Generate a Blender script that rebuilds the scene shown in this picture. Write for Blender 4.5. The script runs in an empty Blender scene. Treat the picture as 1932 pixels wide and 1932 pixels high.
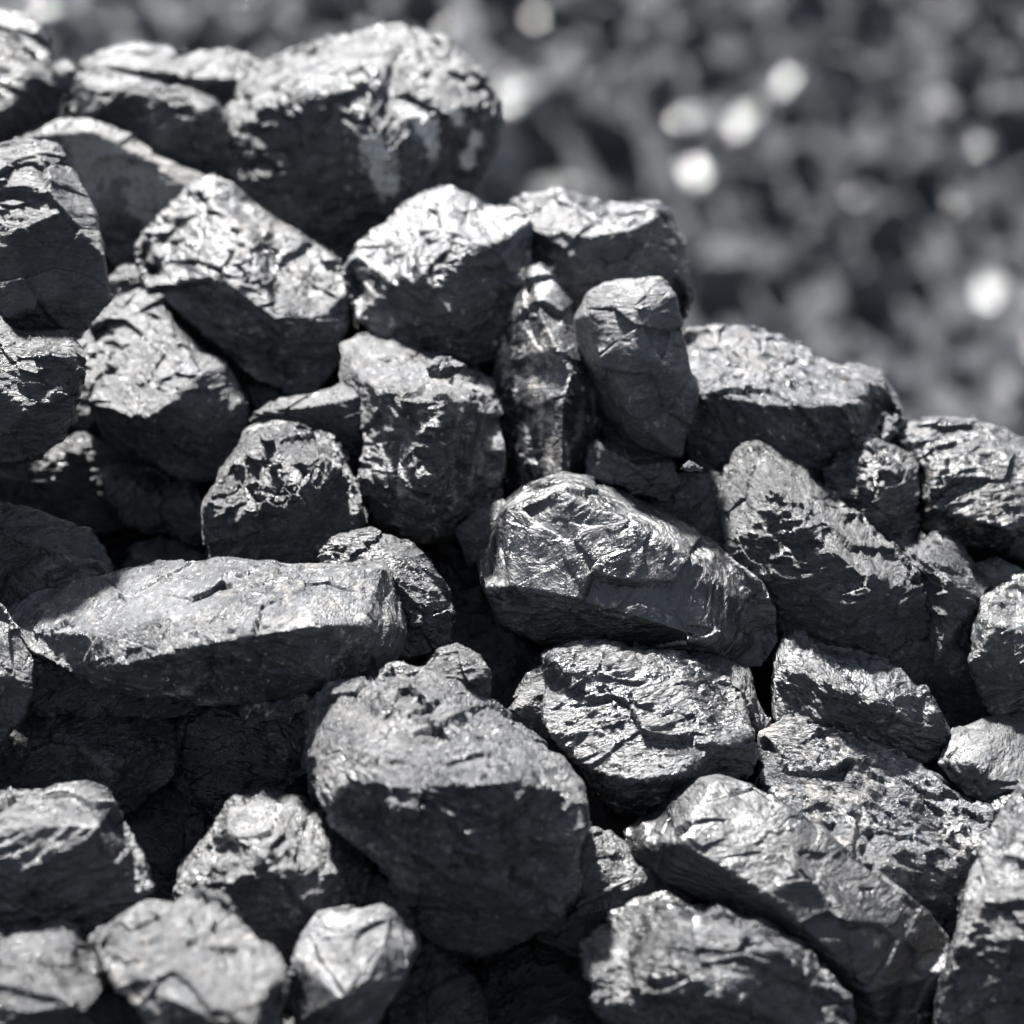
import bpy, bmesh, math, random
import numpy as np
from mathutils import Vector, Matrix, Euler
from mathutils.geometry import delaunay_2d_cdt

S = bpy.context.scene
COL = S.collection
# ------------------------------------------------------------------ camera
W = 1932.0                       # layout units: the photograph is read as 1932 x 1932
F = W * 100.0 / 36.0             # focal length in those units
PX = 2.1 / F                     # one layout unit in metres at 2.1 m
PITCH = math.radians(16)
FOCUS = 2.12
cam_d = bpy.data.cameras.new('camera'); cam = bpy.data.objects.new('camera', cam_d); COL.objects.link(cam)
cam.location = (0, 0, 1.25); cam.rotation_euler = (math.radians(90) - PITCH, 0, 0)
cam_d.lens = 100; cam_d.sensor_width = 36; cam_d.clip_end = 400; cam_d.clip_start = .05
cam_d.dof.use_dof = True; cam_d.dof.focus_distance = FOCUS; cam_d.dof.aperture_fstop = 3.3
S.camera = cam
CM = Matrix.Translation(cam.location) @ cam.rotation_euler.to_matrix().to_4x4()
# ------------------------------------------------------------------ light
SUN = Vector((-0.20, 0.50, 0.84)).normalized()
el = math.asin(SUN.z); az = math.atan2(SUN.x, SUN.y)
w = bpy.data.worlds.new('World'); S.world = w; w.use_nodes = True
nt = w.node_tree; nt.nodes.clear()
sky = nt.nodes.new('ShaderNodeTexSky'); sky.sky_type = 'NISHITA'; sky.sun_disc = False
sky.sun_elevation = el; sky.sun_rotation = az
hs = nt.nodes.new('ShaderNodeHueSaturation'); hs.inputs['Saturation'].default_value = .55
bg = nt.nodes.new('ShaderNodeBackground'); bg.inputs['Strength'].default_value = .05
wo = nt.nodes.new('ShaderNodeOutputWorld')
nt.links.new(sky.outputs[0], hs.inputs['Color']); nt.links.new(hs.outputs[0], bg.inputs[0]); nt.links.new(bg.outputs[0], wo.inputs[0])
sd = bpy.data.lights.new('sun', 'SUN'); sd.energy = 5; sd.angle = math.radians(4); sd.color = (1, .985, .965)
so = bpy.data.objects.new('sun', sd); COL.objects.link(so); so.rotation_euler = SUN.to_track_quat('Z', 'Y').to_euler()
S.view_settings.view_transform = 'Standard'; S.view_settings.look = 'None'
S.view_settings.gamma = 1; S.view_settings.exposure = 1.2; S.view_settings.use_curve_mapping = False

# ------------------------------------------------------------------ materials
def coal_material(name, spots=(), fine=1.0, disp=1.0, spot_col=(.5, .49, .46), dullness=0.0):
    m = bpy.data.materials.new(name); m.use_nodes = True
    n = m.node_tree.nodes; L = m.node_tree.links.new; n.clear()
    def N(t, **k):
        x = n.new(t)
        for a, b in k.items(): setattr(x, a, b)
        return x
    def setv(sock, v):
        if hasattr(v, 'is_output'): L(v, sock)
        else: sock.default_value = v
    def M(op, a, b=0.0, c=None):
        x = N('ShaderNodeMath', operation=op); setv(x.inputs[0], a); setv(x.inputs[1], b)
        if c is not None: setv(x.inputs[2], c)
        return x.outputs[0]
    def V(op, a, b=(0, 0, 0)):
        x = N('ShaderNodeVectorMath', operation=op); setv(x.inputs[0], a)
        if op == 'SCALE': setv(x.inputs['Scale'], b)
        else: setv(x.inputs[1], b)
        return x.outputs['Value'] if op in ('DOT_PRODUCT', 'DISTANCE', 'LENGTH') else x.outputs['Vector']
    def noise(vec, sc, det=4, rough=.55, typ='FBM', dist=0):
        x = N('ShaderNodeTexNoise'); x.noise_type = typ
        setv(x.inputs['Vector'], vec); x.inputs['Scale'].default_value = sc
        x.inputs['Detail'].default_value = det; x.inputs['Roughness'].default_value = rough
        x.inputs['Distortion'].default_value = dist
        return x
    def attr(nm, out='Vector'):
        x = N('ShaderNodeAttribute', attribute_type='OBJECT'); x.attribute_name = nm
        return x.outputs[out]
    def ramp(v, a, b, lo=0.0, hi=1.0):
        x = N('ShaderNodeMapRange'); setv(x.inputs[0], v); x.inputs[1].default_value = a; x.inputs[2].default_value = b
        x.inputs[3].default_value = lo; x.inputs[4].default_value = hi; return x.outputs[0]
    def mixc(f, a, b):
        x = N('ShaderNodeMix', data_type='RGBA'); setv(x.inputs[0], f); setv(x.inputs[6], a); setv(x.inputs[7], b); return x.outputs[2]
    tc = N('ShaderNodeTexCoord').outputs['Object']
    rot = N('ShaderNodeVectorRotate', rotation_type='EULER_XYZ')
    L(tc, rot.inputs['Vector']); L(attr('bedding'), rot.inputs['Rotation'])
    P = V('ADD', V('SCALE', rot.outputs[0], attr('grain', 'Fac')), attr('seed'))
    wn = noise(P, 14, 3, .5)
    P = V('ADD', P, V('SCALE', V('SUBTRACT', wn.outputs['Color'], (.5, .5, .5)), .035))
    PB = V('MULTIPLY', P, (1, 1, 2.6))
    def facets(vec, sc):
        v = N('ShaderNodeTexVoronoi', feature='F1'); L(vec, v.inputs['Vector']); v.inputs['Scale'].default_value = sc
        d = V('SUBTRACT', vec, v.outputs['Position'])
        c = V('SUBTRACT', v.outputs['Color'], (.5, .5, .5))
        return V('DOT_PRODUCT', d, c), v.outputs['Color']
    PW = V('ADD', V('MULTIPLY', P, (1, .6, 3.2)), V('SCALE', wn.outputs['Color'], .01))
    f3, c3 = facets(PW, 150 * fine)
    f4, c4 = facets(V('MULTIPLY', P, (1, .5, 2.6)), 460 * fine)
    rid = noise(V('MULTIPLY', P, (1, .6, 2.4)), 100, 5, .66).outputs[0]
    patch = ramp(noise(P, 11, 2, .5).outputs[0], .42, .6, .12, 1.0)
    rough_a = attr('rugged', 'Fac')
    hf = M('MULTIPLY', f3, .30)
    hf = M('MULTIPLY_ADD', f4, .55, hf)
    hf = M('MULTIPLY', hf, M('MULTIPLY', rough_a, patch))
    h = M('MULTIPLY_ADD', M('SUBTRACT', rid, .5), M('MULTIPLY_ADD', patch, .0026, .0012), hf)
    st = noise(V('MULTIPLY', P, (.5, .25, 4)), 95, 4, .6).outputs[0]
    h = M('MULTIPLY_ADD', M('SUBTRACT', st, .5), .0010, h)
    gr = noise(V('MULTIPLY', P, (1, .6, 2)), 420, 3, .6).outputs[0]
    h = M('MULTIPLY_ADD', M('SUBTRACT', gr, .5), M('MULTIPLY', rough_a, .0017), h)
    bn = N('ShaderNodeBump'); L(M('MULTIPLY', h, disp), bn.inputs['Height']); bn.inputs['Distance'].default_value = 1; bn.inputs['Strength'].default_value = 1
    # colour: black coal, dull grey bands, brown-grey dust
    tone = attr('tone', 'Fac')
    band = ramp(noise(V('MULTIPLY', P, (1, 1, 5)), 22, 5, .65).outputs[0], .38, .66)
    col = mixc(band, (.0055, .007, .009, 1), (.026, .029, .034, 1))
    dust = M('MULTIPLY', ramp(noise(P, 45, 6, .7).outputs[0], .5, .66), ramp(noise(P, 9, 2).outputs[0], .42, .6, .2, 1))
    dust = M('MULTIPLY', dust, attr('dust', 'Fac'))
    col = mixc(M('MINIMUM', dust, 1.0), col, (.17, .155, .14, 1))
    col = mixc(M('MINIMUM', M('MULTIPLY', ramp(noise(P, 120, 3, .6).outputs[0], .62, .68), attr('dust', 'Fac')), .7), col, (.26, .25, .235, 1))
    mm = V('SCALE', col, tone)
    mot = noise(V('MULTIPLY', P, (1, .5, 2)), 190, 5, .72).outputs[0]
    mm = V('SCALE', mm, ramp(mot, .36, .62, .35, 1.75))
    fv = N('ShaderNodeTexVoronoi', feature='F1'); L(P, fv.inputs['Vector']); fv.inputs['Scale'].default_value = 17
    fs = N('ShaderNodeSeparateColor'); L(fv.outputs['Color'], fs.inputs[0])
    mm = V('SCALE', mm, ramp(fs.outputs[1], 0, 1, .55, 1.25))
    rgh = ramp(noise(PB, 34, 4, .6).outputs[0], .35, .65, .26, .50)
    rgh = M('ADD', rgh, ramp(fs.outputs[0], 0, 1, -.06, .14))
    rgh = M('ADD', rgh, M('MULTIPLY', dust, .25))
    cs = N('ShaderNodeSeparateColor'); L(c3, cs.inputs[0])
    rgh = M('SUBTRACT', rgh, M('MULTIPLY', M('GREATER_THAN', cs.outputs[0], .72), .12))
    rgh = M('ADD', rgh, attr('dull', 'Fac'))
    if spots:
        tot = 0.0
        for (sx, sy, sz, r) in spots:
            d = V('DISTANCE', tc, (sx, sy, sz))
            e = ramp(d, r * .1, r, 1, 0)
            tot = M('ADD', tot, e)
        sn = M('ADD', M('MULTIPLY', noise(tc, 75, 4, .6).outputs[0], .5), M('MULTIPLY', noise(tc, 330, 4, .7).outputs[0], .5))
        k = ramp(M('ADD', M('MULTIPLY', M('MINIMUM', tot, .8), .26), sn), .625, .665)
        mm = mixc(k, mm, spot_col + (1,)); rgh = M('ADD', rgh, M('MULTIPLY', k, .4))
    b = N('ShaderNodeBsdfPrincipled'); L(mm, b.inputs['Base Color']); L(rgh, b.inputs['Roughness']); L(bn.outputs[0], b.inputs['Normal'])
    b.inputs['IOR'].default_value = 2.05
    o = N('ShaderNodeOutputMaterial'); L(b.outputs[0], o.inputs['Surface'])
    return m

COAL = coal_material('coal')

# ------------------------------------------------------------------ lump builder
random.seed(7)
LUMPS = []
def lump(label, outline, ridges=(), H=None, T=None, order=None, mat=None, rim=.74, smooth=0, base=0, nm='coal_lump', **at):
    """outline / ridge points are x, y, (height towards the viewer) in layout units"""
    allh = [p[2] for r in ridges for p in r if len(p) > 2]
    if H is None: H = max(allh) if allh else 100
    ys = [p[1] for p in outline]; y0, y1 = min(ys), max(ys)
    ridges = [[(p[0], p[1], p[2] * 1.18) for p in r] for r in ridges]
    out = [(p[0], p[1], p[2] if len(p) > 2 else rim * H * min(1, max(0, ((p[1] - y0) / (y1 - y0) - .12) / .42))) for p in outline]
    rs = [list(r) for r in ridges]
    auto = not rs
    if not rs:
        cx = sum(p[0] for p in out) / len(out); cy = sum(p[1] for p in out) / len(out)
        rnd = random.Random(len(LUMPS) * 31 + 5)
        ring = []
        step = max(1, len(out) // 6)
        for p in out[::step]:
            k = rnd.uniform(.45, .68)
            t = (p[1] - cy) / (y1 - y0)
            ring.append([(cx + (p[0] - cx) * k, cy + (p[1] - cy) * k, H * (rnd.uniform(.62, .95) + .35 * t))])
        rs = ring + [[(cx + rnd.uniform(-.1, .1) * (y1 - y0), cy + rnd.uniform(-.05, .2) * (y1 - y0), H)]]
    LUMPS.append(dict(label=label, out=out, ridges=rs, H=H, T=T, mat=mat, smooth=smooth, base=base, nm=nm, at=at, auto=auto))

#LUMPS_BEGIN
# ---- nearest first
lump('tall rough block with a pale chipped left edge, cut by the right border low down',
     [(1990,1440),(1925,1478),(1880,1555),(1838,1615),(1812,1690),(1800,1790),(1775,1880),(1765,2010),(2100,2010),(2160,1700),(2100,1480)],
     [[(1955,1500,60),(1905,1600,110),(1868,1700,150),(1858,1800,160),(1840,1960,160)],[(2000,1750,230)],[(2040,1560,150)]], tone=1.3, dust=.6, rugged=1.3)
lump('dark wedge with a peaked pale crest at the bottom edge, right of the centre',
     [(1092,1778),(1140,1735),(1200,1700),(1255,1685),(1300,1708),(1335,1715),(1355,1700),(1400,1722),(1440,1730),(1480,1760),(1530,1790),(1570,1840),(1605,1880),(1610,1940),(1600,2010),(1200,2010),(1130,1900),(1095,1830)],
     [[(1352,1712,70),(1300,1748,125),(1258,1785,160),(1225,1850,170),(1215,1890,150)],[(1352,1712,70),(1400,1760,150),(1470,1795,160),(1560,1870,120)],[(1180,1820,110)],[(1360,1880,210)],[(1480,1930,180)]], tone=1.1)
lump('rounded pale end of a block poking in at the left border, low down',
     [(-80,1640),(0,1632),(40,1650),(55,1680),(45,1720),(20,1750),(-10,1770),(-80,1770)], [[(-20,1690,70)],[(20,1680,50)]], tone=1.6, dust=.8, base=-110)
lump('blunt two-level block in the bottom left corner with a broken pale lower shelf',
     [(-90,1770),(0,1750),(60,1738),(120,1732),(150,1745),(175,1790),(220,1820),(262,1870),(290,1932),(300,2010),(-90,2010)],
     [[(-70,1830,110),(60,1815,130),(130,1800,110),(148,1762,50)],[(140,1850,140),(190,1850,150),(240,1890,140)],[(130,1900,220)],[(40,1910,210)]], tone=1.2, base=-110)
lump('bright flat topped block at the bottom edge, second from the left corner',
     [(175,1775),(220,1735),(280,1700),(330,1705),(360,1690),(420,1700),(450,1745),(500,1780),(535,1830),(540,1870),(525,1920),(520,2000),(330,2010),(250,1900),(200,1830)],
     [[(190,1790,30),(240,1832,100),(320,1885,170),(400,1925,220),(470,1935,220),(530,1890,110)],[(350,1790,100)]], tone=1.4, dust=1.0, base=-170)
lump('small grey heart shaped block with a smooth pale face near the bottom edge',
     [(540,1860),(560,1810),(575,1750),(600,1720),(650,1715),(720,1700),(745,1710),(775,1740),(785,1790),(760,1850),(720,1910),(690,1970),(600,1970),(560,1930)],
     [[(738,1718,30),(722,1790,110),(690,1850,150),(640,1885,160),(555,1872,80)],[(650,1800,90)]], tone=1.6, rugged=.4, dull=0.12, base=-150)
lump('long slate-like block with stepped bluish cleavage faces, lower right',
     [(1172,1570),(1200,1545),(1240,1520),(1265,1490),(1310,1465),(1355,1458),(1420,1478,60),(1480,1520,110),(1560,1575,140),(1640,1635,150),(1700,1680,150),(1750,1720,130),(1790,1770,100),(1795,1830),(1760,1890),(1740,1945),(1680,1970),(1600,1920),(1540,1850),(1470,1780),(1400,1735),(1330,1700),(1250,1660),(1190,1610)],
     [[(1350,1472,50),(1308,1535,120),(1288,1590,160)],[(1190,1582,50),(1240,1592,110),(1288,1592,160),(1370,1640,190),(1450,1690,210),(1560,1790,240),(1640,1870,230),(1710,1850,170)],[(1400,1560,140),(1490,1600,165),(1600,1690,180),(1690,1770,180)],[(1505,1625,200),(1590,1715,215),(1660,1790,215)]], tone=0.6, rugged=0.4, dull=0.1, dust=0.1)
lump('large knobbly boulder with a bright rough top and dark belly, low centre',
     [(580,1400),(590,1330),(620,1290),(700,1285),(740,1262),(800,1268),(870,1290),(930,1330),(1000,1380),(1060,1430),(1095,1480),(1107,1560),(1085,1600),(1075,1680),(1030,1740),(960,1790),(900,1805),(840,1790),(785,1750),(748,1705),(742,1650),(716,1618),(672,1590),(622,1556),(594,1505)],
     [[(640,1318,50),(665,1400,150),(725,1480,230),(750,1530,250)],[(750,1530,250),(750,1610,225),(768,1710,170)],[(750,1530,250),(830,1480,250),(950,1475,240),(1060,1490,140)],[(625,1400,120),(645,1480,180),(690,1565,165)],[(715,1550,165)],[(780,1640,240),(900,1650,260),(1020,1600,180)],[(900,1740,170)],[(850,1380,130)]], tone=1.9, rugged=1.6, dust=.5)
lump('broad flat faced block with a jagged upper left corner, right of the centre',
     [(1018,1235),(1050,1218),(1110,1207),(1140,1207),(1200,1217),(1290,1232),(1340,1250),(1380,1280),(1405,1330),(1415,1390),(1430,1420),(1410,1460),(1350,1490),(1300,1520),(1240,1545),(1180,1540),(1120,1490),(1080,1430),(1030,1385),(1020,1330),(1030,1290)],
     [[(1040,1245,50),(1150,1250,70),(1290,1275,80),(1370,1330,70)],[(1085,1420,140),(1110,1450,170),(1180,1475,210),(1280,1462,210),(1350,1410,160)],[(1200,1360,150)],[(1130,1330,120)]], tone=1.5, dust=.6)
lump('dark block with a pale flat top cut by the left border, under the long slab',
     [(-90,1495),(0,1487),(90,1485),(160,1478),(205,1490),(225,1540),(250,1590),(275,1630),(290,1680),(260,1710),(200,1745),(170,1770),(100,1790),(-90,1790)],
     [[(-80,1560,140),(80,1555,150),(190,1558,150),(215,1520,70)],[(60,1650,170)],[(190,1570,150),(250,1680,110)]], tone=1.5, rugged=.7, base=-110)
lump('streaked grey block end at the left border, touching the tip of the long slab',
     [(-90,1140),(0,1140),(30,1185),(60,1240),(65,1290),(50,1340),(20,1380),(-10,1420),(-90,1430)], [[(-30,1280,110)],[(20,1280,80)]], tone=1.4)
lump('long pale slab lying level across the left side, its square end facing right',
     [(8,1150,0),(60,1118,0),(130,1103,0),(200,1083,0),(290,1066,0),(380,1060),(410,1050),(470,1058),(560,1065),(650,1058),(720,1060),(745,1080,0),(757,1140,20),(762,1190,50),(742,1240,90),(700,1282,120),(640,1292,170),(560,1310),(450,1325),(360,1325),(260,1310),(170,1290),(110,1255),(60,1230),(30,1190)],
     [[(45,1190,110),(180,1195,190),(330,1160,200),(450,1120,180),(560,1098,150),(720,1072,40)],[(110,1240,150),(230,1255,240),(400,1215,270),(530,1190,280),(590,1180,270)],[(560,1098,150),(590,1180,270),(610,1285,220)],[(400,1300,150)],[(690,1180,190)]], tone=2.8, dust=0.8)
lump('black lump deep under the left tip of the long slab',
     [(20,1250),(90,1230),(300,1260),(400,1290),(380,1350),(250,1360),(80,1350),(20,1320)], H=40, tone=.6, base=60)  # filler added to keep this gap black, darker tone imitates deep shade
lump('dark rounded block tucked under the left half of the long slab',
     [(-60,1400),(30,1345),(75,1312),(130,1300),(220,1290),(290,1310),(330,1380),(335,1460),(290,1500),(240,1535),(150,1560),(-60,1560)],
     [[(90,1330,50),(140,1400,130),(210,1460,170),(290,1470,100)],[(60,1430,130)]], tone=.95)
lump('shiny dark boulder with brown straw-like streaks, behind the heart shaped block',
     [(325,1690),(340,1640),(380,1590),(410,1540),(440,1510),(500,1495),(570,1500),(620,1540),(660,1590),(710,1640),(770,1700),(800,1800),(600,1900),(500,1850),(400,1790),(340,1740)],
     [[(420,1560,70)],[(500,1620,150)],[(620,1640,120)],[(560,1740,170)],[(700,1760,110)]], tone=1.0, dust=1.2)
lump('dark sparkling lump in the deep shade at the bottom, left of the centre line',
     [(790,1750),(850,1800),(900,1850),(925,1920),(925,2010),(720,2010),(720,1900)], tone=.8, H=90)
lump('small pale tip showing at the bottom edge between the boulder and the wedge',
     [(1000,1940),(1040,1915),(1080,1925),(1100,1965),(1080,2020),(1000,2020)], H=40, tone=1.6)
lump('small dark lump at the bottom edge under the gap beside the heart shaped block',
     [(525,1950),(545,1925),(565,1908),(600,1930),(640,1945),(640,2020),(530,2020)], H=40, tone=1.2)
lump('tiny pale lump at the bottom edge right under the heart shaped block',
     [(660,1945),(700,1925),(740,1930),(760,1980),(700,2020)], H=40, tone=1.4)
lump('sparkling black lump hidden between the knobbly boulder and the slate-like block',
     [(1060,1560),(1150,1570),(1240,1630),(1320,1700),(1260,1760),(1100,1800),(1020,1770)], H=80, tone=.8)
lump('sunlit glittering fragment framed by the dark gap under the long slab',
     [(455,1335),(470,1310),(585,1315),(590,1390),(560,1368),(520,1358),(480,1368),(462,1372)], H=20, T=25, tone=2.4, dust=1, rugged=1.5)  # pale colour paints a lit patch of the lump behind
lump('black lump sunk in the dark gap left of the brown streaked boulder',
     [(190,1560),(260,1500),(340,1480),(400,1540),(400,1700),(330,1780),(230,1740)], H=50, tone=.6, base=60)  # added filler, low tone paints the shade of the gap
lump('black lump sunk in the dark hole left of the bottom wedge',
     [(900,1780),(1000,1760),(1120,1780),(1180,1860),(1200,2020),(880,2020)], H=50, tone=.6, base=60)  # added filler, its dark tone stands for shade in the hole
lump('dark plain block with a brown smudge deep under the long slab',
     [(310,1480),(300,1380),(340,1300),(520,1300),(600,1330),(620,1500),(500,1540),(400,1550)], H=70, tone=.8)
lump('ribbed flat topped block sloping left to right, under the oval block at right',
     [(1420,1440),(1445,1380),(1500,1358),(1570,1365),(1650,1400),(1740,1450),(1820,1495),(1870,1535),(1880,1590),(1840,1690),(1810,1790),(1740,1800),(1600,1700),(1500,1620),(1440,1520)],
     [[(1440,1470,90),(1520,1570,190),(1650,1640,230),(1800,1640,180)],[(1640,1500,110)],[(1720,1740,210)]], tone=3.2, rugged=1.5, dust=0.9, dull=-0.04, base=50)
lump('pebble sized dark lump wedged at the right beside the tall rough block',
     [(1860,1530),(1885,1500),(1940,1488),(1970,1560),(1880,1580)], H=40, tone=1.3)
lump('oval block with a blue sheen and ragged left end, resting on the ribbed block',
     [(1455,1280),(1465,1230),(1495,1195),(1540,1200),(1590,1215),(1640,1240),(1700,1260),(1740,1300),(1765,1340),(1785,1385),(1770,1425),(1730,1445),(1660,1420),(1590,1390),(1510,1375),(1462,1360)],
     [[(1475,1250,50),(1560,1285,110),(1650,1325,150),(1740,1380,110)],[(1560,1350,120)]], tone=1.4)
lump('smooth bluish block cut by the right border, above the tall rough block',
     [(1770,1440),(1800,1375),(1860,1350),(1932,1345),(2010,1350),(2010,1500),(1932,1510),(1880,1540),(1840,1520),(1790,1475)],
     [[(1805,1385,30),(1840,1440,110),(1890,1490,140),(2000,1490,140)]], tone=1.5, rugged=.6, dull=0.1)
lump('bright crinkled block at the right border with a dark lower half',
     [(1835,1200),(1850,1130),(1880,1105),(1932,1095),(2030,1100),(2050,1250),(2010,1365),(1880,1365),(1855,1310),(1833,1250)],
     [[(1848,1160,60),(1880,1180,120),(2010,1185,150)],[(1930,1280,150)]], tone=1.7, dust=.6)
lump('pale wedge peeping out left of the broad flat faced block',
     [(955,1345),(990,1300),(1030,1280),(1060,1300),(1070,1395),(1000,1390)], H=40, tone=2.0, dust=1)
lump('black lump in shade just above the pale wedge, left of the flat faced block',
     [(965,1315),(990,1270),(1030,1250),(1070,1270),(1070,1330),(1000,1330)], H=40, tone=.8)
lump('crumbly block half hidden behind the right shoulder of the broad flat faced block',
     [(1265,1245),(1310,1228),(1370,1240),(1410,1260),(1430,1320),(1455,1360),(1450,1400),(1420,1440),(1340,1380)],
     [[(1330,1260,40),(1400,1300,70),(1430,1370,60)]], tone=1.6, rugged=1.3)
lump('dark rounded lump in the crevice right of the long slab, the lower of two',
     [(790,1265),(830,1225),(860,1215),(900,1235),(930,1270),(925,1320),(870,1350),(800,1330)], H=60, tone=1.0)
lump('smooth bluish-black round block behind the square end of the long slab',
     [(600,1040),(640,1012),(700,1003),(770,1020),(810,1060),(840,1110),(855,1160),(850,1210),(820,1235),(770,1245),(680,1240),(620,1150)],
     [[(740,1090,90)],[(800,1150,110)],[(780,1210,90)]], tone=1.1)
lump('long black boulder with a smooth striated face, leaning down to the right in the centre',
     [(903,1060),(920,1010),(945,950),(990,910),(1060,888),(1110,897),(1160,915),(1230,955),(1310,990),(1370,1040),(1430,1090),(1465,1150),(1470,1210),(1440,1260),(1370,1265),(1290,1260),(1200,1240),(1100,1230),(1010,1210),(940,1170),(910,1105)],
     [[(955,960,110),(1070,930,160),(1200,990,195),(1310,1055,195),(1410,1135,150)],[(915,1080,110),(960,1105,190),(1080,1128,240),(1220,1170,255),(1340,1210,235),(1430,1215,140)]], tone=1.0, rugged=0.4, dust=.4, dull=0.03)
lump('spined block with a bright sloping ridge face, leaning right of the long black boulder',
     [(1355,960),(1362,900),(1390,850),(1425,838),(1460,850),(1510,880),(1560,920),(1620,975),(1680,1030),(1730,1080),(1742,1110),(1750,1160),(1760,1250),(1720,1310),(1600,1290),(1500,1230),(1460,1170),(1400,1090),(1360,1020)],
     [[(1430,852,40),(1455,910,130),(1500,965,170),(1570,1040,200),(1640,1085,200),(1700,1105,160),(1735,1100,80)],[(1420,980,130),(1520,1100,210),(1620,1190,220)]], tone=1.25, dust=.4)
lump('knuckled block with a dark hollow between two pale peaks, right of the spined block',
     [(1675,1010),(1700,1003),(1735,1018),(1770,1005),(1800,1020),(1840,1065),(1880,1100),(1860,1140),(1850,1200),(1870,1300),(1860,1380),(1790,1400),(1720,1330),(1690,1150),(1680,1060)],
     [[(1700,1030,40),(1740,1055,90),(1790,1095,120),(1850,1130,110)],[(1780,1220,130)]], tone=1.4)
lump('small pale block corner seen low at the right border behind the knuckled block',
     [(1830,1070),(1880,1050),(1925,1070),(1950,1095),(1920,1130),(1860,1130)], H=30, tone=1.5)
lump('cratered upright nub between the spined block and the banded block at right',
     [(1550,890),(1590,850),(1640,822),(1700,840),(1730,870),(1735,940),(1740,985),(1725,1020),(1670,1060),(1600,1010),(1555,930)],
     [[(1640,850,50)],[(1600,900,60)],[(1680,900,100)],[(1690,970,110)],[(1620,960,90)]], tone=1.4, rugged=1.4, dust=.8)
lump('long banded block with fine level stripes at the right border, upper end of the slope',
     [(1678,815),(1720,795),(1780,793),(1850,800),(1932,825),(2030,840),(2060,960),(2010,1090),(1932,1060),(1860,1040),(1780,1025),(1725,985),(1695,900)],
     [[(1715,825,60),(1850,840,90),(2000,880,90)],[(1760,960,170),(1900,1000,180)],[(1770,880,130)]], tone=1.2, dust=1.2)
lump('black plank-like lump low between the upright blocks and the long black boulder',
     [(1105,840),(1130,828),(1160,832),(1220,845),(1270,870),(1285,905),(1262,950),(1210,935),(1160,915),(1110,900)],
     [[(1140,850,30),(1200,880,50),(1260,905,40)]], tone=1.0, rugged=.6)
lump('thin bone-white flake lying in the shadowed hollow left of the spined block',
     [(1278,885),(1295,875),(1308,870),(1315,878),(1330,882),(1326,890),(1310,886),(1295,888)], H=8, T=5, tone=9, nm='stone_flake', dust=0, smooth=1)
lump('dusty dark lump in the hollow behind the spined block and the long black boulder',
     [(1220,940),(1280,895),(1370,890),(1400,960),(1400,1060),(1310,1030),(1250,980)], H=40, tone=1.1, dust=1.4)
lump('upright matt grey tombstone shaped block, left of the bright topped slab',
     [(1085,600,50),(1108,553,70),(1140,533,80),(1180,533,85),(1247,526,85),(1272,560,95),(1288,610,110),(1303,700,115),(1311,740,115),(1298,800,110),(1287,864,100),(1240,858,50),(1180,842,0),(1135,770,0),(1098,680,10)],
     [[(1112,590,100),(1140,690,125),(1190,775,140),(1252,838,125)],[(1200,570,115)],[(1262,700,132)],[(1200,660,140)]], tone=2.4, rugged=0.25, dull=.12)
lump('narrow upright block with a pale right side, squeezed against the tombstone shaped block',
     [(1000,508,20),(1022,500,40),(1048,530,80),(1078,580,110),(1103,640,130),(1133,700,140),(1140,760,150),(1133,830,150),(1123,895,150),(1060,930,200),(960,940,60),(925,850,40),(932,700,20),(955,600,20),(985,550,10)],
     [[(1003,520,50),(1016,590,150),(1045,650,195),(1078,705,215),(1062,760,235),(1058,900,245)]], tone=3.2, dust=1.6, rugged=0.3)  # high tone and dust stand in for sunlight on the right side
lump('square shouldered block with a white lit top and dark underside, centre of the upper slope',
     [(645,510),(665,480),(720,430),(760,385),(800,362),(850,357),(890,370),(915,390),(950,390),(995,395),(1013,415),(1005,480),(995,540),(985,600),(960,670),(900,695),(820,675),(720,640),(675,600),(655,550)],
     [[(662,535,80),(740,530,180),(795,518,230),(882,475,230),(929,463,190),(1007,415,80)],[(795,518,230),(850,590,260),(900,650,210)],[(830,385,60),(850,425,120)],[(900,410,60)],[(760,610,180)],[(960,560,150)]], tone=2.0, dust=.7, dull=0.05)
lump('tiny sharp flake perched on the bright shoulder beneath the square shouldered block',
     [(803,692),(820,672),(850,675),(882,690),(850,717),(812,712)], [[(812,690,12),(850,690,25),(878,692,8)]], tone=1.5, T=30, nm='coal_chip', smooth=1, base=-350)
lump('stubby grey lump left of the long black boulder, mostly in its shadow',
     [(860,1000),(900,962),(950,945),(975,1000),(950,1060),(880,1060)], H=40, tone=1.2)
lump('big tilted block with a bright streaked upper left face, left of the centre',
     [(258,465),(270,440),(310,400),(355,350),(400,335),(440,350),(480,385),(540,430),(600,470),(640,500),(662,550),(660,600),(645,680),(600,740),(560,750),(510,730),(440,675),(380,625),(320,580),(280,540),(262,500)],
     [[(275,505,50),(330,530,150),(400,520,210),(470,440,160),(520,430,60)],[(330,530,150),(400,600,170)],[(520,600,260),(600,600,200)],[(560,700,170)],[(400,380,70)]], tone=1.7, dust=1.0)
lump('black glossy arm-like lump poking out under the big tilted block',
     [(470,790),(530,745),(600,735),(680,700),(720,705),(730,760),(715,820),(690,860),(640,850),(580,825),(480,820)],
     [[(540,770,60),(640,760,80),(700,740,70)],[(670,810,80)]], tone=.9, base=-170)
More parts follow.
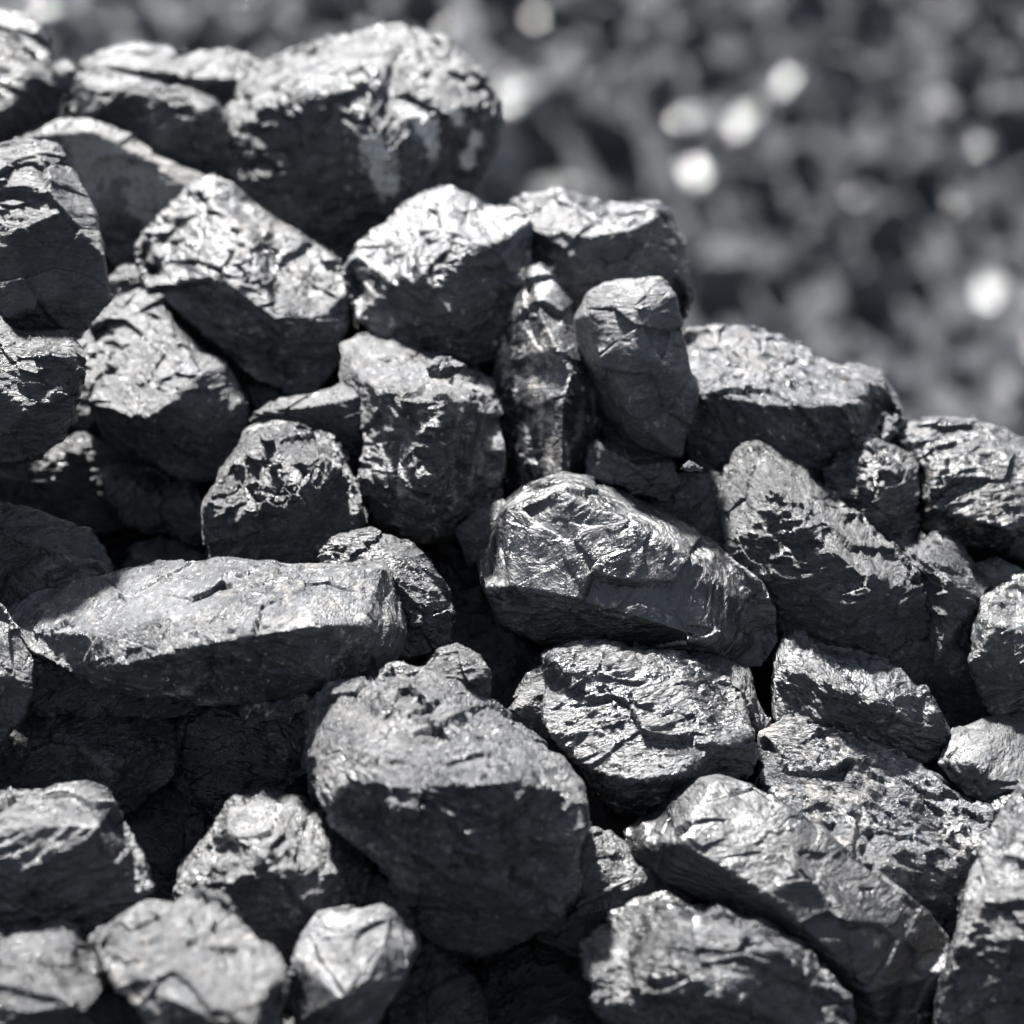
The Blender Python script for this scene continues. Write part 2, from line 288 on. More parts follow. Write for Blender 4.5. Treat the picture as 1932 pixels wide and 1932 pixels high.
lump('flint-like block with a large pale pentagonal face, lower left of the big tilted block',
     [(150,650),(180,600),(230,560),(275,543),(310,560),(330,600),(370,640),(430,690),(465,750),(470,800),(440,860),(400,905),(350,905),(260,865),(200,820),(165,760)],
     [[(305,565,30),(340,640,110),(378,710,170),(335,755,210),(270,790,200),(215,810,140)],[(430,780,150)],[(390,850,160)],[(240,680,100)]], tone=1.9, dust=.5, rugged=.9)
lump('round crumpled boulder glittering black, above the middle of the long slab',
     [(385,950),(420,880),(470,810),(520,800),(580,805),(640,845),(670,900),(688,960),(680,1010),(630,1050),(560,1075),(480,1080),(400,1070),(385,1010)],
     [[(510,830,60)],[(600,860,90)],[(560,940,150)],[(620,990,110)],[(460,970,100)],[(520,1040,110)]], tone=1.6, rugged=1.6, base=-200)
lump('big two-sided boulder with a lit dusty cap carrying the tiny flake',
     [(640,650),(680,632),(740,640),(800,660),(880,690),(920,720),(945,780),(955,850),(945,930),(910,980),(850,1010),(780,1020),(710,980),(680,900),(680,800),(640,720)],
     [[(680,712,130),(760,752,270),(840,757,290),(920,745,130)],[(790,760,285),(800,900,310),(830,980,230)],[(720,860,220)],[(900,850,200)]], tone=2.0, rugged=1.3, dust=1.0, base=-220)
lump('small dark shard standing between the crumpled boulder and a shaded lump',
     [(293,950),(310,920),(350,888),(372,920),(392,970),(385,1030),(330,1020)], H=50, tone=1.1)
lump('shiny crumbly lump rising behind the long slab, just left of the crumpled boulder',
     [(225,1070),(250,1020),(300,1006),(350,1020),(388,1050),(390,1100),(240,1110)], H=50, tone=1.3, rugged=1.4)
lump('low rough lump behind the thin left tip of the long slab',
     [(5,1130),(30,1080),(70,1055),(110,1043),(170,1053),(214,1075),(200,1120),(100,1150),(10,1170)], H=60, tone=1.1, rugged=1.2)
lump('shaded smooth lump under the pale pentagonal face, left of the standing shard',
     [(180,920),(200,870),(250,875),(310,890),(340,950),(330,1005),(280,1010),(220,980)], H=60, tone=.9)
lump('dim grey mound at the left border behind the low rough lump',
     [(-90,950),(0,950),(60,960),(130,980),(190,1020),(215,1070),(150,1110),(60,1120),(-90,1150)], [[(0,1010,60)],[(80,1030,80)],[(140,1060,70)]], tone=1.1)
lump('squat dark block with a notched pale top corner at the left border',
     [(-90,570),(0,582),(30,622),(90,620),(130,625),(155,670),(150,720),(135,790),(120,830),(60,875),(-90,900)],
     [[(20,640,60),(70,665,90),(130,680,80)],[(50,780,150)],[(-40,700,120)]], tone=1.0, base=60)
lump('tiny dark pebble wedged between the notched block and the pentagonal face',
     [(130,745),(165,738),(180,790),(165,812),(138,805)], H=20, tone=1.2)
lump('very dark broad block filling the shade under the notched block at left',
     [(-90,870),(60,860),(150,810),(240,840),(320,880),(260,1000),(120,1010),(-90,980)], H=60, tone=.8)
lump('tiny glossy fragment in the dark slit under the big tilted block',
     [(465,735),(500,715),(540,730),(530,770),(490,785)], H=30, tone=1.0)
lump('large smooth dented boulder cut by the left border, upper left',
     [(-90,285),(0,268),(60,262),(110,275),(130,300),(150,350),(180,400),(195,480),(208,560),(180,600),(150,640),(110,625),(40,635),(-90,660)],
     [[(-40,340,80)],[(60,310,70)],[(110,400,120)],[(20,440,150)],[(70,500,130)],[(130,560,130)],[(50,580,170)]], tone=1.1, rugged=.6, dull=.05)
lump('small black glossy lump pinched between the dented boulder and the big tilted block',
     [(200,525),(230,500),(270,495),(300,540),(270,590),(215,590)], H=40, tone=.9)
lump('flat slanting block spotted with brown-white crust, behind the big tilted block',
     [(50,258,30),(110,227,60),(170,222,80),(230,250,90),(290,280,98),(340,310,105),(400,335,105),(430,400,105),(400,480,100),(300,520,100),(230,520,100),(190,470,90),(130,380,70),(70,300,40)],
     [[(110,250,90),(175,248,115),(290,308,130),(385,368,130)],[(220,400,135)],[(300,430,140)]], mat='crust', tone=1.3, rugged=.6, dull=.06, base=60)
lump('dark block with a brown stained face, below the topmost pale slab at left',
     [(120,195,20),(130,160,40),(150,137,60),(200,140,75),(260,150,85),(330,165,90),(400,190,90),(425,225,90),(435,300,90),(420,360,90),(300,330,100),(200,290,90),(130,240,60)],
     [[(165,165,95),(260,175,115),(380,215,120)],[(170,220,110)],[(300,270,130)]], tone=1.1, dust=1.0, rugged=.8, base=40)
lump('huge boulder on the crest with white crusted patches on its right face',
     [(425,210),(440,170),(480,130),(540,97),(600,87),(660,75),(720,55),(770,55),(830,75,30),(882,113,70),(918,158,100),(943,205,120),(938,270,130),(920,322,130),(890,368,130),(850,430,150),(760,500),(650,540),(560,500),(470,440),(430,350),(418,280)],
     [[(432,190,40),(506,185,170),(584,176,230),(693,152,260),(752,95,100)],[(693,152,260),(705,240,310),(735,300,310),(755,400,250)],[(880,200,150)],[(850,330,150)],[(540,330,220)],[(600,440,200)]], mat='patched', tone=1.5, rugged=1.5, dust=.5)
lump('white topped block on the skyline right of the square shouldered block',
     [(965,380),(990,362),(1060,363),(1100,375),(1180,385),(1240,388),(1265,400),(1290,460),(1300,530),(1302,570),(1288,600),(1240,640),(1130,640),(1060,590),(1015,530),(995,460)],
     [[(1005,430,90),(1100,440,160),(1190,432,180),(1240,405,120)],[(1240,405,120),(1275,520,130),(1290,580,70)],[(1160,540,180)],[(1080,480,160),(1100,570,130)]], tone=2.1, dust=.5)
lump('long bright topped slab on the skyline, right of the tombstone shaped block',
     [(1270,660),(1292,622),(1350,616),(1420,625),(1490,650),(1560,682),(1630,690),(1660,700),(1680,740),(1705,785),(1690,810),(1650,850),(1600,880),(1560,910),(1500,940),(1380,940),(1310,890),(1280,800),(1270,720)],
     [[(1285,735,150),(1370,745,190),(1440,762,220),(1530,768,220),(1620,758,180),(1652,725,80)],[(1450,860,200)],[(1560,850,180)],[(1675,770,60)]], tone=2.2, dust=.6)
lump('small splinter block on the skyline between the corner block and the topmost pale slab',
     [(92,125),(120,110),(140,120),(148,150),(135,185),(100,170)], H=30, tone=1.4)
lump('topmost pale slab lying flat left of the huge boulder',
     [(150,122),(190,95),(250,82),(330,95),(420,97),(470,105),(490,120),(480,160),(440,230),(380,210),(300,180),(190,160)],
     [[(200,125,60),(330,140,110),(430,150,100),(480,130,40)]], tone=1.7, dust=.4)
lump('worn pale block cut by the left border just under the top left corner',
     [(-90,60),(0,45),(40,70),(90,100),(122,170),(100,222),(30,262),(-90,270)],
     [[(10,80,50),(60,140,100),(95,180,80)],[(20,200,130)]], tone=1.4)
lump('dark sliver of a block under the worn pale block at the left border',
     [(-90,230),(0,240),(28,265),(20,300),(-90,310)], H=30, tone=1.0)
lump('rounded flat stone in the top left corner, dark side facing right',
     [(-90,30),(0,14),(50,25),(80,40),(90,75),(94,120),(40,130),(-90,120)], [[(0,50,60),(70,60,60)]], tone=1.2)
#LUMPS_END

# ------------------------------------------------------------------ front surface of every lump, then its depth
def tri_surface(l):
    pts = []; hs_ = []; edges = []
    def add(p):
        for i, q in enumerate(pts):
            if abs(q.x - p[0]) < .5 and abs(q.y - p[1]) < .5: return i
        pts.append(Vector((p[0], p[1]))); hs_.append(p[2]); return len(pts) - 1
    ids = [add(p) for p in l['out']]
    for r in l['ridges']:
        k = [add(p) for p in r]
        edges += [(a, b) for a, b in zip(k, k[1:]) if a != b]
    vs, es, fs, ov, oe, of = delaunay_2d_cdt(pts, edges, [ids], 1, 1e-4)
    P0 = np.array([(p.x, p.y) for p in pts]); h0 = np.array(hs_)
    res = []
    for v, o in zip(vs, ov):
        if o: res.append((v.x, v.y, h0[o[0]]))
        else:
            d = 1 / (1e-3 + ((P0 - (v.x, v.y)) ** 2).sum(1)) ; res.append((v.x, v.y, float((h0 * d).sum() / d.sum())))
    return np.array(res), [tuple(f) for f in fs], len(pts)

G = 8
gx = np.arange(-96, 2200, G); gy = np.arange(0, 2030, G)
GX, GY = np.meshgrid(gx, gy)
for l in LUMPS:
    v, f, _ = tri_surface(l); l['v'] = v; l['f'] = f
    hm = np.full(GX.shape, np.nan)
    for a, b, c in f:
        A, B, C = v[a], v[b], v[c]
        x0 = max(0, int((min(A[0], B[0], C[0]) + 96) // G)); x1 = int((max(A[0], B[0], C[0]) + 96) // G) + 2
        y0 = max(0, int(min(A[1], B[1], C[1]) // G)); y1 = int(max(A[1], B[1], C[1]) // G) + 2
        X = GX[y0:y1, x0:x1]; Y = GY[y0:y1, x0:x1]
        det = (B[1]-C[1])*(A[0]-C[0]) + (C[0]-B[0])*(A[1]-C[1])
        if abs(det) < 1e-6 or X.size == 0: continue
        u = ((B[1]-C[1])*(X-C[0]) + (C[0]-B[0])*(Y-C[1])) / det
        w_ = ((C[1]-A[1])*(X-C[0]) + (A[0]-C[0])*(Y-C[1])) / det
        ins = (u >= -.01) & (w_ >= -.01) & (1-u-w_ >= -.01)
        hh = u*A[2] + w_*B[2] + (1-u-w_)*C[2]
        sub = hm[y0:y1, x0:x1]; sub[ins] = hh[ins]
    l['hm'] = hm
zb = np.full(GX.shape, np.inf)       # nearest surface so far (layout units of depth)
occ = np.full(GX.shape, -np.inf)     # farthest front surface of the lumps already placed
for l in LUMPS:
    ok = ~np.isnan(l['hm'])
    yc = np.mean(l['v'][:, 1])
    base = (2.1 + (1000 - yc) / W * .36) / PX + 60
    d = base
    m_ = ok & np.isfinite(occ)
    if m_.any():
        need = np.sort((occ + l['hm'])[m_])
        d = max(need[int(len(need) * .985)] + 10, base - 420)
        if d < base - 120: d = base - 120 
    l['d'] = d + l['base']
    fr = l['d'] - l['hm']
    occ[ok] = np.maximum(occ[ok], fr[ok])
    print('%-50s d=%.3f' % (l['label'][:50], l['d'] * PX))

def unproject(x, y, depth):          # layout point and depth in metres to world space
    return CM @ Vector(((x - W/2) / F * depth, -(y - W/2) / F * depth, -depth))

def bake(o):                         # turn modifiers into plain mesh
    dg = bpy.context.evaluated_depsgraph_get()
    me = bpy.data.meshes.new_from_object(o.evaluated_get(dg)); o.modifiers.clear(); o.data = me

def add_mods(o, voxel, sm, levels):
    r = o.modifiers.new('remesh', 'REMESH'); r.mode = 'VOXEL'; r.voxel_size = voxel; r.use_smooth_shade = True
    s = o.modifiers.new('smooth', 'SMOOTH'); s.factor = .5; s.iterations = sm
    b = o.modifiers.new('subsurf', 'SUBSURF'); b.levels = levels; b.render_levels = levels


# numpy relief: broken planes, cracks and grain cut into the real mesh
def hash3(ix, iy, iz, k):
    n = (ix.astype(np.int64) * 73856093) ^ (iy.astype(np.int64) * 19349663) ^ (iz.astype(np.int64) * 83492791) ^ (k * 2654435761)
    n &= 0xffffffff
    n = ((n ^ (n >> 16)) * 0x45d9f3b) & 0xffffffff; n = ((n ^ (n >> 16)) * 0x45d9f3b) & 0xffffffff; n ^= n >> 16
    return (n / 4294967295.0)
def perlin(P, sc, k=0):
    Q = P * sc; I = np.floor(Q); Fr = Q - I; U = Fr * Fr * Fr * (Fr * (Fr * 6 - 15) + 10); out = 0
    I = I.astype(np.int64)
    for dx in (0, 1):
        for dy in (0, 1):
            for dz in (0, 1):
                a, b, c = I[:, 0] + dx, I[:, 1] + dy, I[:, 2] + dz
                g = (hash3(a, b, c, k + 1) - .5) * (Fr[:, 0] - dx) + (hash3(a, b, c, k + 2) - .5) * (Fr[:, 1] - dy) + (hash3(a, b, c, k + 3) - .5) * (Fr[:, 2] - dz)
                w_ = (U[:, 0] if dx else 1 - U[:, 0]) * (U[:, 1] if dy else 1 - U[:, 1]) * (U[:, 2] if dz else 1 - U[:, 2])
                out = out + g * w_
    return out
def fbm(P, sc, octs=4, k=0, gain=.5):
    a, t = 1.0, 0
    for o_ in range(octs):
        t = t + a * perlin(P, sc * 2 ** o_, k + 11 * o_); a *= gain
    return t
def planes(P, sc, k=0):              # every cell of the pattern is a tilted plane of its own; also the distance to the cell border
    Q = P * sc; I = np.floor(Q).astype(np.int64)
    best = np.full(len(Q), 9.0); sec = np.full(len(Q), 9.0); h = np.zeros(len(Q))
    for dx in (-1, 0, 1):
        for dy in (-1, 0, 1):
            for dz in (-1, 0, 1):
                a, b, c = I[:, 0] + dx, I[:, 1] + dy, I[:, 2] + dz
                ox = Q[:, 0] - a - hash3(a, b, c, k + 1); oy = Q[:, 1] - b - hash3(a, b, c, k + 2); oz = Q[:, 2] - c - hash3(a, b, c, k + 3)
                d = ox * ox + oy * oy + oz * oz
                m_ = d < best
                sec = np.where(m_, best, np.minimum(sec, d))
                if m_.any():
                    a, b, c = a[m_], b[m_], c[m_]
                    h[m_] = ((hash3(a, b, c, k + 4) - .5) * ox[m_] + (hash3(a, b, c, k + 5) - .5) * oy[m_] + (hash3(a, b, c, k + 6) - .5) * oz[m_]) + (hash3(a, b, c, k + 7) - .5) * .35
                    best[m_] = d[m_]
    return h / sc, (np.sqrt(sec) - np.sqrt(best))
R3c = np.array(CM.to_3x3())
def chop(P, seed, amount):           # flat fracture faces
    rnd = random.Random(seed * 13 + 5); c = P.mean(0); Q = P - c
    base = [(-.1, .8, .55), (.75, .35, .55), (-.75, .3, .6), (.1, -.55, .8), (.5, -.5, .7), (-.55, -.45, .7), (.05, .15, 1), (.2, .6, .8), (-.4, .6, .7), (.9, -.2, .35), (-.9, -.2, .35), (0, -.9, .4), (.6, .75, .3), (-.6, .75, .3), (0, 0, -1)]
    for b_ in base:
        n = np.array([b_[0] + rnd.uniform(-.22, .22), b_[1] + rnd.uniform(-.22, .22), b_[2] + rnd.uniform(-.15, .15)]); n /= np.linalg.norm(n)
        n = R3c @ n; s_ = Q @ n; m = s_.max()
        cut = m * (1 - amount * rnd.uniform(.5, 1.3) * (1.0 if b_[2] > .5 else .12))
        Q = Q - n * np.maximum(0, s_ - cut)[:, None] * .96
    return Q + c
def relief(o, rug, size, seed=0, amount=.13):
    dg = bpy.context.evaluated_depsgraph_get()
    me = bpy.data.meshes.new_from_object(o.evaluated_get(dg)); nm = o.data.name
    n = len(me.vertices); co = np.empty(n * 3, dtype=np.float32); me.vertices.foreach_get('co', co)
    no = np.empty(n * 3, dtype=np.float32); me.vertex_normals.foreach_get('vector', no)
    P0 = co.reshape(-1, 3).astype(np.float64); Nn = no.reshape(-1, 3)
    if amount > 0:
        P0 = chop(P0, seed, amount); me.vertices.foreach_set('co', P0.astype(np.float32).ravel()); me.update()
        me.vertex_normals.foreach_get('vector', no); Nn = no.reshape(-1, 3)
    R = np.array(Euler(o['bedding']).to_matrix()); P = P0 @ R.T + np.array(o['seed'])
    wv = np.stack([fbm(P, 17, 2, 50), fbm(P, 17, 2, 60), fbm(P, 17, 2, 70)], 1)
    P = P + wv * .014
    k = min(1.0, size / .1)
    h1, e1 = planes(P * (1, 1, 1.5), 17, 3)
    h2, e2 = planes(P * (1, .8, 2.2), 52, 13)
    pt = np.clip(fbm(P, 11, 2, 90) * 6 + .45, .06, 1)
    h = h1 * .15 * k + h2 * .34 * rug * pt + fbm(P, 22, 5, 30) * .0022 * k + fbm(P * (1, .6, 2), 75, 4, 33, .6) * .0030 * rug
    tw = P[:, 2] * 80 + fbm(P, 14, 3, 41) * 4.5 + fbm(P, 60, 2, 45) * .9
    saw = tw - np.floor(tw); saw = np.where(saw < .82, saw / .82, (1 - saw) / .18)
    tp = np.clip(fbm(P, 13, 2, 95) * 7 + .35, 0, 1)
    h += (saw - .5) * .0021 * tp * min(1.3, rug) * k
    cr = np.clip(1 - e1 / .05, 0, 1) * np.clip(fbm(P, 20, 2, 77) * 8, 0, 1)
    h -= cr * .0022 * k
    P0 = P0 + Nn * h[:, None]
    me.vertices.foreach_set('co', P0.astype(np.float32).ravel()); me.update()
    me.polygons.foreach_set('use_smooth', np.ones(len(me.polygons), dtype=bool))
    old = o.data; o.modifiers.clear(); o.data = me; bpy.data.meshes.remove(old); me.name = nm
    return len(me.polygons)
built = []
for i, l in enumerate(LUMPS):
    v, f = l['v'], l['f']
    xs, ys = v[:, 0], v[:, 1]
    size = max(xs.max() - xs.min(), ys.max() - ys.min()); minor = min(xs.max() - xs.min(), ys.max() - ys.min())
    T = l['T'] or minor * .42
    out = l['out']; cx = sum(p[0] for p in out) / len(out); cy = sum(p[1] for p in out) / len(out)
    dm = l['d'] * PX
    centre = unproject(cx, cy, dm)
    bm = bmesh.new()
    def W3(x, y, h): return unproject(x, y, (l['d'] - h) * PX) - centre
    fv = [bm.verts.new(W3(*p)) for p in v]
    for t in f:
        try: bm.faces.new([fv[k] for k in t])
        except ValueError: pass
    # side and back shell
    bnd = [e for e in bm.edges if len(e.link_faces) == 1]
    bvs = set(x for e in bnd for x in e.verts)
    loc = {}
    for k, p in zip(fv, v): loc[k] = p
    rnd = random.Random(i)
    mid = {}; bk = {}
    for x in bvs:
        p = loc[x]; j = rnd.uniform(.9, 1.1)
        mid[x] = bm.verts.new(W3(cx + (p[0]-cx)*1.0, cy + (p[1]-cy)*1.0, min(p[2], 30) - T*.55*j))
        bk[x] = bm.verts.new(W3(cx + (p[0]-cx)*.6, cy + (p[1]-cy)*.6, -T*1.0*j))
    cb = bm.verts.new(W3(cx, cy, -T*1.12))
    for e in bnd:
        a, b = e.verts
        bm.faces.new((a, b, mid[b], mid[a])); bm.faces.new((mid[a], mid[b], bk[b], bk[a])); bm.faces.new((bk[a], bk[b], cb))
    bmesh.ops.recalc_face_normals(bm, faces=bm.faces)
    me = bpy.data.meshes.new(l['nm']); bm.to_mesh(me); bm.free()
    o = bpy.data.objects.new(l['nm'], me); COL.objects.link(o); o.location = centre
    lev = 1
    vox = max(.0011, min(.0024, size * PX / 70))
    add_mods(o, vox, l['smooth'], lev)
    rs = random.Random(i * 7 + 1)
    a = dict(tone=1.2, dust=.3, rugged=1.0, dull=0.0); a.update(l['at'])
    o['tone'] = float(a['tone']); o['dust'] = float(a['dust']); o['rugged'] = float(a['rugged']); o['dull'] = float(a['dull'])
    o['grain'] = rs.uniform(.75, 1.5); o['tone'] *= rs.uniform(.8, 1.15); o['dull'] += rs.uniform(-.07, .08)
    o['seed'] = [rs.uniform(-9, 9) for _ in range(3)]
    o['bedding'] = a.get('bed') or [rs.uniform(-.5, .5), rs.uniform(-.6, .6), rs.uniform(-.5, .5)]
    o['label'] = l['label']; o['category'] = 'coal' if l['nm'] != 'stone_flake' else 'flake'
    if l['nm'] == 'coal_lump': o['group'] = 'coal lumps of the near heap'
    l['o'] = o; l['centre'] = centre
    NP_TOTAL = globals().get('NP_TOTAL', 0) + relief(o, a['rugged'], size * PX, i, (.12 if len(l['ridges']) == 0 or l['auto'] else 0) if l['nm'] == 'coal_lump' else 0)
    if l['mat'] is None: o.data.materials.append(COAL)
    built.append(o)

print('faces', NP_TOTAL)
def local(l, x, y):                  # object-space point on the front of a lump under a layout point
    j = int(round((x + 96) / G)); k = int(round(y / G)); h = l['hm'][k, j]
    if np.isnan(h): h = l['H'] * .5
    p = unproject(x, y, (l['d'] - h) * PX) - l['centre']; return p.x, p.y, p.z
for l in LUMPS:
    if l['mat'] == 'patched':
        sp = [(790,225,.026),(860,215,.016),(820,255,.014),(765,205,.014),(712,300,.020),(728,345,.019),(700,270,.013),(880,300,.012),(895,265,.012),(925,300,.014),(815,290,.012)]
        l['o'].data.materials.append(coal_material('coal_with_white_crust', [local(l, x, y) + (r * 1.12,) for x, y, r in sp], spot_col=(.78, .78, .76)))
    if l['mat'] == 'crust':
        sp = [(330,330,.03),(300,300,.016),(190,285,.014),(170,300,.01),(290,380,.014),(170,350,.012),(140,270,.012),(220,300,.01)]
        l['o'].data.materials.append(coal_material('coal_with_tan_crust', [local(l, x, y) + (r * 2.2,) for x, y, r in sp], spot_col=(.27, .26, .245)))

# ------------------------------------------------------------------ the setting: heap bed, ground, far bank
def structure(name, bm, mat, kind='structure', smooth=True):
    me = bpy.data.meshes.new(name); bm.to_mesh(me); bm.free()
    if smooth:
        for p in me.polygons: p.use_smooth = True
    o = bpy.data.objects.new(name, me); COL.objects.link(o); me.materials.append(mat); o['kind'] = kind
    for k_, v_ in (('tone', 1.0), ('dust', .3), ('rugged', 1.0), ('dull', .1), ('grain', 1.0)): o[k_] = v_
    o['seed'] = [1.0, 2.0, 3.0]; o['bedding'] = [0.1, .2, 0.0]
    return o
sky_x = [-400, 0, 130, 420, 600, 800, 900, 1000, 1250, 1300, 1560, 1700, 1900, 2400]
sky_y = [ 130, 150, 230, 250, 240, 330, 480, 520, 620, 740, 800, 900, 930, 1000]
cs_ = [(l['v'][:, 0].mean(), l['v'][:, 1].mean(), l['d'], max(l['v'][:,0].ptp() if hasattr(l['v'][:,0],'ptp') else np.ptp(l['v'][:,0]), 60)) for l in LUMPS]
CXY = np.array([(a, b) for a, b, c, d in cs_]); CD = np.array([c for a, b, c, d in cs_])
bm = bmesh.new(); rows = []
NX, NY = 60, 50
for a in range(NX + 1):
    x = -400 + 2800 * a / NX
    yt = np.interp(x, sky_x, sky_y) + 45
    col_ = []
    for b in range(NY + 1):
        y = yt + (2350 - yt) * b / NY
        wgt = np.exp(-((CXY - (x, y)) ** 2).sum(1) / (2 * 130 ** 2)) + 1e-9
        d = float((CD * wgt).sum() / wgt.sum()) 
        d = max(d, 0) + 240 - 420 * min(1, max(0, -110 - x, x - 2080) / 120)  # bed bent forward past both side borders, unseen, to shut sun out of gaps
        col_.append(bm.verts.new(unproject(x, y, d * PX)))
    p = col_[0].co
    top = [bm.verts.new(Vector((p.x * 1.3, p.y + 4.6, -3.6)))]
    top2 = bm.verts.new(Vector((p.x * 1.05, p.y + .25, p.z - .12)))
    q = col_[-1].co
    rows.append([top[0], top2] + col_ + [bm.verts.new(Vector((q.x * 1.2, q.y - .35, q.z - 1.0))), bm.verts.new(Vector((q.x * 1.5, q.y - 1.6, -3.6)))])
for a in range(NX):
    for b in range(len(rows[0]) - 1):
        bm.faces.new((rows[a][b], rows[a+1][b], rows[a+1][b+1], rows[a][b+1]))
bmesh.ops.recalc_face_normals(bm, faces=bm.faces)
FINE = coal_material('coal_fines', fine=1.0)
bed = structure('coal_slope', bm, FINE)
bmod = bed.modifiers.new('subsurf', 'SUBSURF'); bmod.levels = 3; bmod.render_levels = 3
relief(bed, 2.2, .3, 99, 0); bed.data.materials.append(FINE)

far_mats = []
for k, (t_, r_g) in enumerate(((.075, .65), (.095, .5), (.08, .16))):
    m = bpy.data.materials.new('far_coal'); m.use_nodes = True; b = m.node_tree.nodes['Principled BSDF']
    n = m.node_tree.nodes.new('ShaderNodeTexNoise'); n.inputs['Scale'].default_value = 5; n.inputs['Detail'].default_value = 6
    tcn = m.node_tree.nodes.new('ShaderNodeTexCoord'); m.node_tree.links.new(tcn.outputs['Object'], n.inputs['Vector'])
    cr = m.node_tree.nodes.new('ShaderNodeValToRGB'); cr.color_ramp.elements[0].position = .35; cr.color_ramp.elements[1].position = .7
    cr.color_ramp.elements[0].color = (t_*.48, t_*.53, t_*.6, 1); cr.color_ramp.elements[1].color = (t_*1.38, t_*1.48, t_*1.6, 1)
    m.node_tree.links.new(n.outputs[0], cr.inputs[0]); m.node_tree.links.new(cr.outputs[0], b.inputs['Base Color'])
    bp = m.node_tree.nodes.new('ShaderNodeBump'); bp.inputs['Strength'].default_value = .5; bp.inputs['Distance'].default_value = .2
    m.node_tree.links.new(n.outputs[0], bp.inputs['Height']); m.node_tree.links.new(bp.outputs[0], b.inputs['Normal'])
    b.inputs['Roughness'].default_value = r_g; b.inputs['IOR'].default_value = (1.4, 1.55, 2.3)[k]; far_mats.append(m)
# far bank: a slope of coal rising behind the heap
FAR_BASE = (0, 9.46, -3.15); FS = math.radians(27)
def far_point(x, t):                # t metres up the bank
    wz = .22 * math.sin(x * .77 + t * .45) + .15 * math.sin(1.05 * x - .86 * t)
    if t < 0: return Vector((x, FAR_BASE[1] + t * 1.6, FAR_BASE[2] + wz))
    return Vector((x, FAR_BASE[1] + t * math.cos(FS), FAR_BASE[2] + t * math.sin(FS) + wz))
bm = bmesh.new(); r_ = []
for a in range(61):
    rr = []
    for b in range(61):
        x = -15 + 30 * a / 60; t = -7 + 27 * b / 60
        p = far_point(x, t)
        rr.append(bm.verts.new(p))
    r_.append(rr)
for a in range(60):
    for b in range(60): bm.faces.new((r_[a][b], r_[a+1][b], r_[a+1][b+1], r_[a][b+1]))
bank = structure('coal_ground', bm, far_mats[0])
sm = bank.modifiers.new('subsurf', 'SUBSURF'); sm.levels = 2; sm.render_levels = 2

def rand_block(seed, n=16):
    rnd = random.Random(seed); bm = bmesh.new()
    for _ in range(n):
        u = Vector((rnd.gauss(0, 1), rnd.gauss(0, 1), rnd.gauss(0, 1))).normalized() * rnd.uniform(.8, 1.1)
        bm.verts.new((u.x, u.y * .85, u.z * .7))
    r = bmesh.ops.convex_hull(bm, input=bm.verts)
    bmesh.ops.delete(bm, geom=[v for v in bm.verts if not v.link_faces], context='VERTS')
    me = bpy.data.meshes.new('far_coal_lump'); bm.to_mesh(me); bm.free(); return me
protos = []
for k in range(12):
    me = rand_block(k + 40); me.materials.append(far_mats[(0, 2, 1, 0, 1, 2)[k % 6]]); protos.append(me)
rnd = random.Random(3); placed = []; tries = 0; cells = {}
inv = CM.inverted()
def pick(u, vv):                      # glossier lumps catch the light in the upper left and low on the right
    if rnd.random() < (.6 if (u < 950 and vv < 260) or (u > 1600 and vv > 560) else .3): return rnd.choice((1, 5, 7, 11))
    return rnd.choice((0, 2, 3, 4, 6, 8, 9, 10))
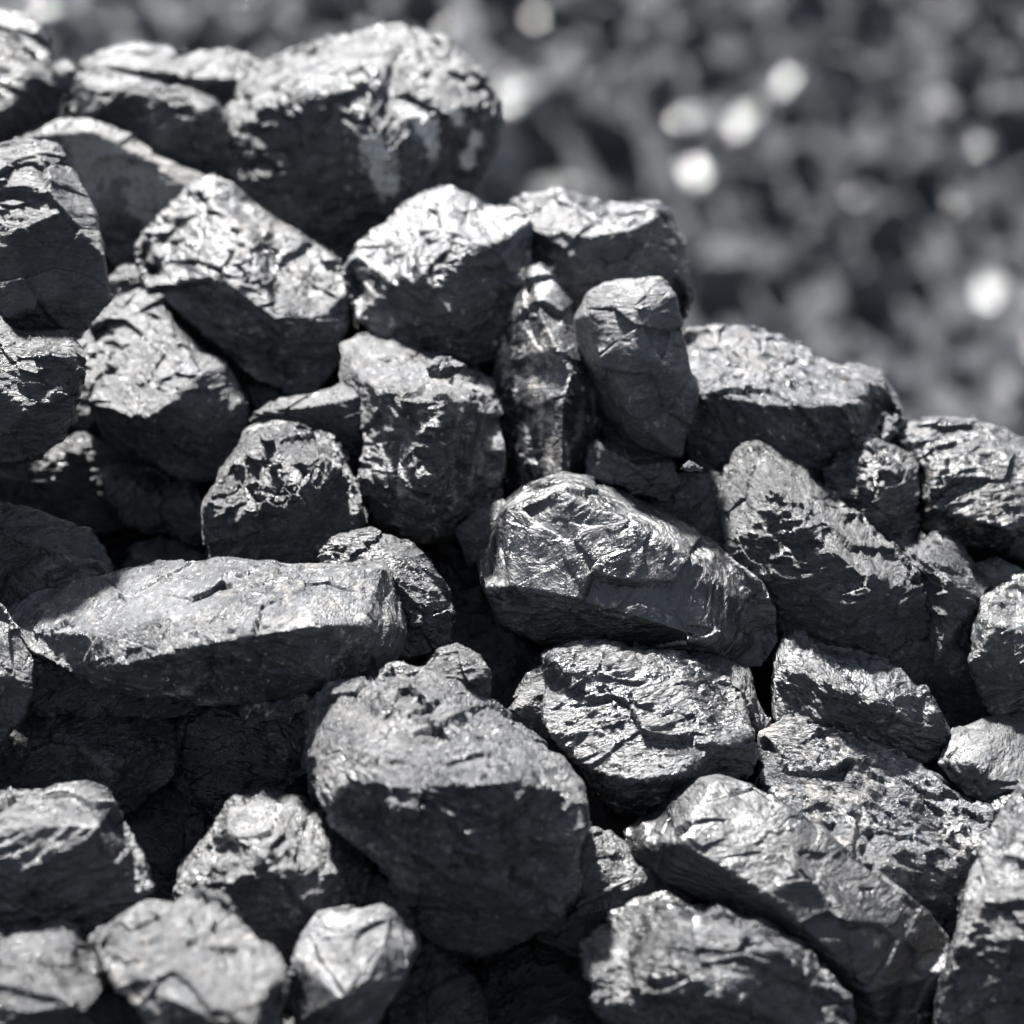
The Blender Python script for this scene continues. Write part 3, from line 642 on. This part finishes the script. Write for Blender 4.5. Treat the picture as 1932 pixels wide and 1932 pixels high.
while len(placed) < 1400 and tries < 60000:
    tries += 1
    x = rnd.uniform(-4.6, 4.6); t = rnd.uniform(-1.5, 19)
    p = far_point(x, t)
    c = inv @ p
    u = W/2 + c.x / -c.z * F; vv = W/2 - c.y / -c.z * F
    if u < -80 or u > W + 80 or vv < -80 or vv > np.interp(u, sky_x, sky_y) + 90: continue
    s = rnd.choice((.10, .11, .13, .15, .18, .22)) * rnd.uniform(.85, 1.2)
    key = (int(p.x // .5), int(p.y // .5), int(p.z // .5))
    near = [q for a in (-1, 0, 1) for b in (-1, 0, 1) for d in (-1, 0, 1) for q in cells.get((key[0]+a, key[1]+b, key[2]+d), ())]
    if any((p - q[0]).length < .78 * (s + q[1]) for q in near): continue
    it = (p, s, u, vv, pick(u, vv), (rnd.uniform(0, 6.3), rnd.uniform(0, 6.3), rnd.uniform(0, 6.3)), s / -c.z)
    placed.append(it); cells.setdefault(key, []).append(it)
def seen(it): return -20 < it[2] < W + 20 and -20 < it[3] < np.interp(it[2], sky_x, sky_y) + 10
placed.sort(key=lambda it: (not seen(it), -it[6]))
rest = bmesh.new()
for n_, (p, s, u, vv, k, rot, _) in enumerate(placed):
    M4 = Matrix.Translation(p + Vector((0, 0, s * .35))) @ Euler(rot).to_matrix().to_4x4() @ Matrix.Scale(s, 4)
    if n_ >= 225:
        v0 = len(rest.verts); f0 = len(rest.faces); rest.from_mesh(protos[k]); rest.verts.ensure_lookup_table(); rest.faces.ensure_lookup_table()
        for v in rest.verts[v0:]: v.co = M4 @ v.co
        mi = far_mats.index(protos[k].materials[0])
        for f in rest.faces[f0:]: f.material_index = mi
        continue
    o = bpy.data.objects.new('far_coal_lump', protos[k]); COL.objects.link(o); o.matrix_world = M4
    uu = int(np.digitize(u, (150, 430, 940, 1300, 1690))); gap = np.interp(u, sky_x, sky_y) - vv
    lm = ('the top left corner stones', 'the topmost pale slab', 'the huge boulder', 'the white topped block', 'the long bright topped slab', 'the banded block')[uu]
    row = 'just behind' if gap < 130 else 'topmost above' if vv < 90 else 'low above' if gap < 300 else 'high above'
    o['label'] = 'blurred ' + ('big ' if s > .19 else 'small ' if s < .12 else '') + {0: 'black', 1: 'grey', 2: 'shiny'}[far_mats.index(o.data.materials[0])] + ' lump on the bank, ' + row + ' ' + lm
    o['category'] = 'coal'; o['group'] = 'blurred coal lumps on the far bank'
me = bpy.data.meshes.new('far_coal_rubble'); rest.to_mesh(me); rest.free()
for m in far_mats: me.materials.append(m)
o = bpy.data.objects.new('far_coal_rubble', me); COL.objects.link(o); o['kind'] = 'stuff'
o['label'] = 'blurred smaller coal rubble covering the far bank'; o['category'] = 'coal rubble'
print('far lumps', len(placed), tries)
S.render.resolution_x = 1024; S.render.resolution_y = 1024
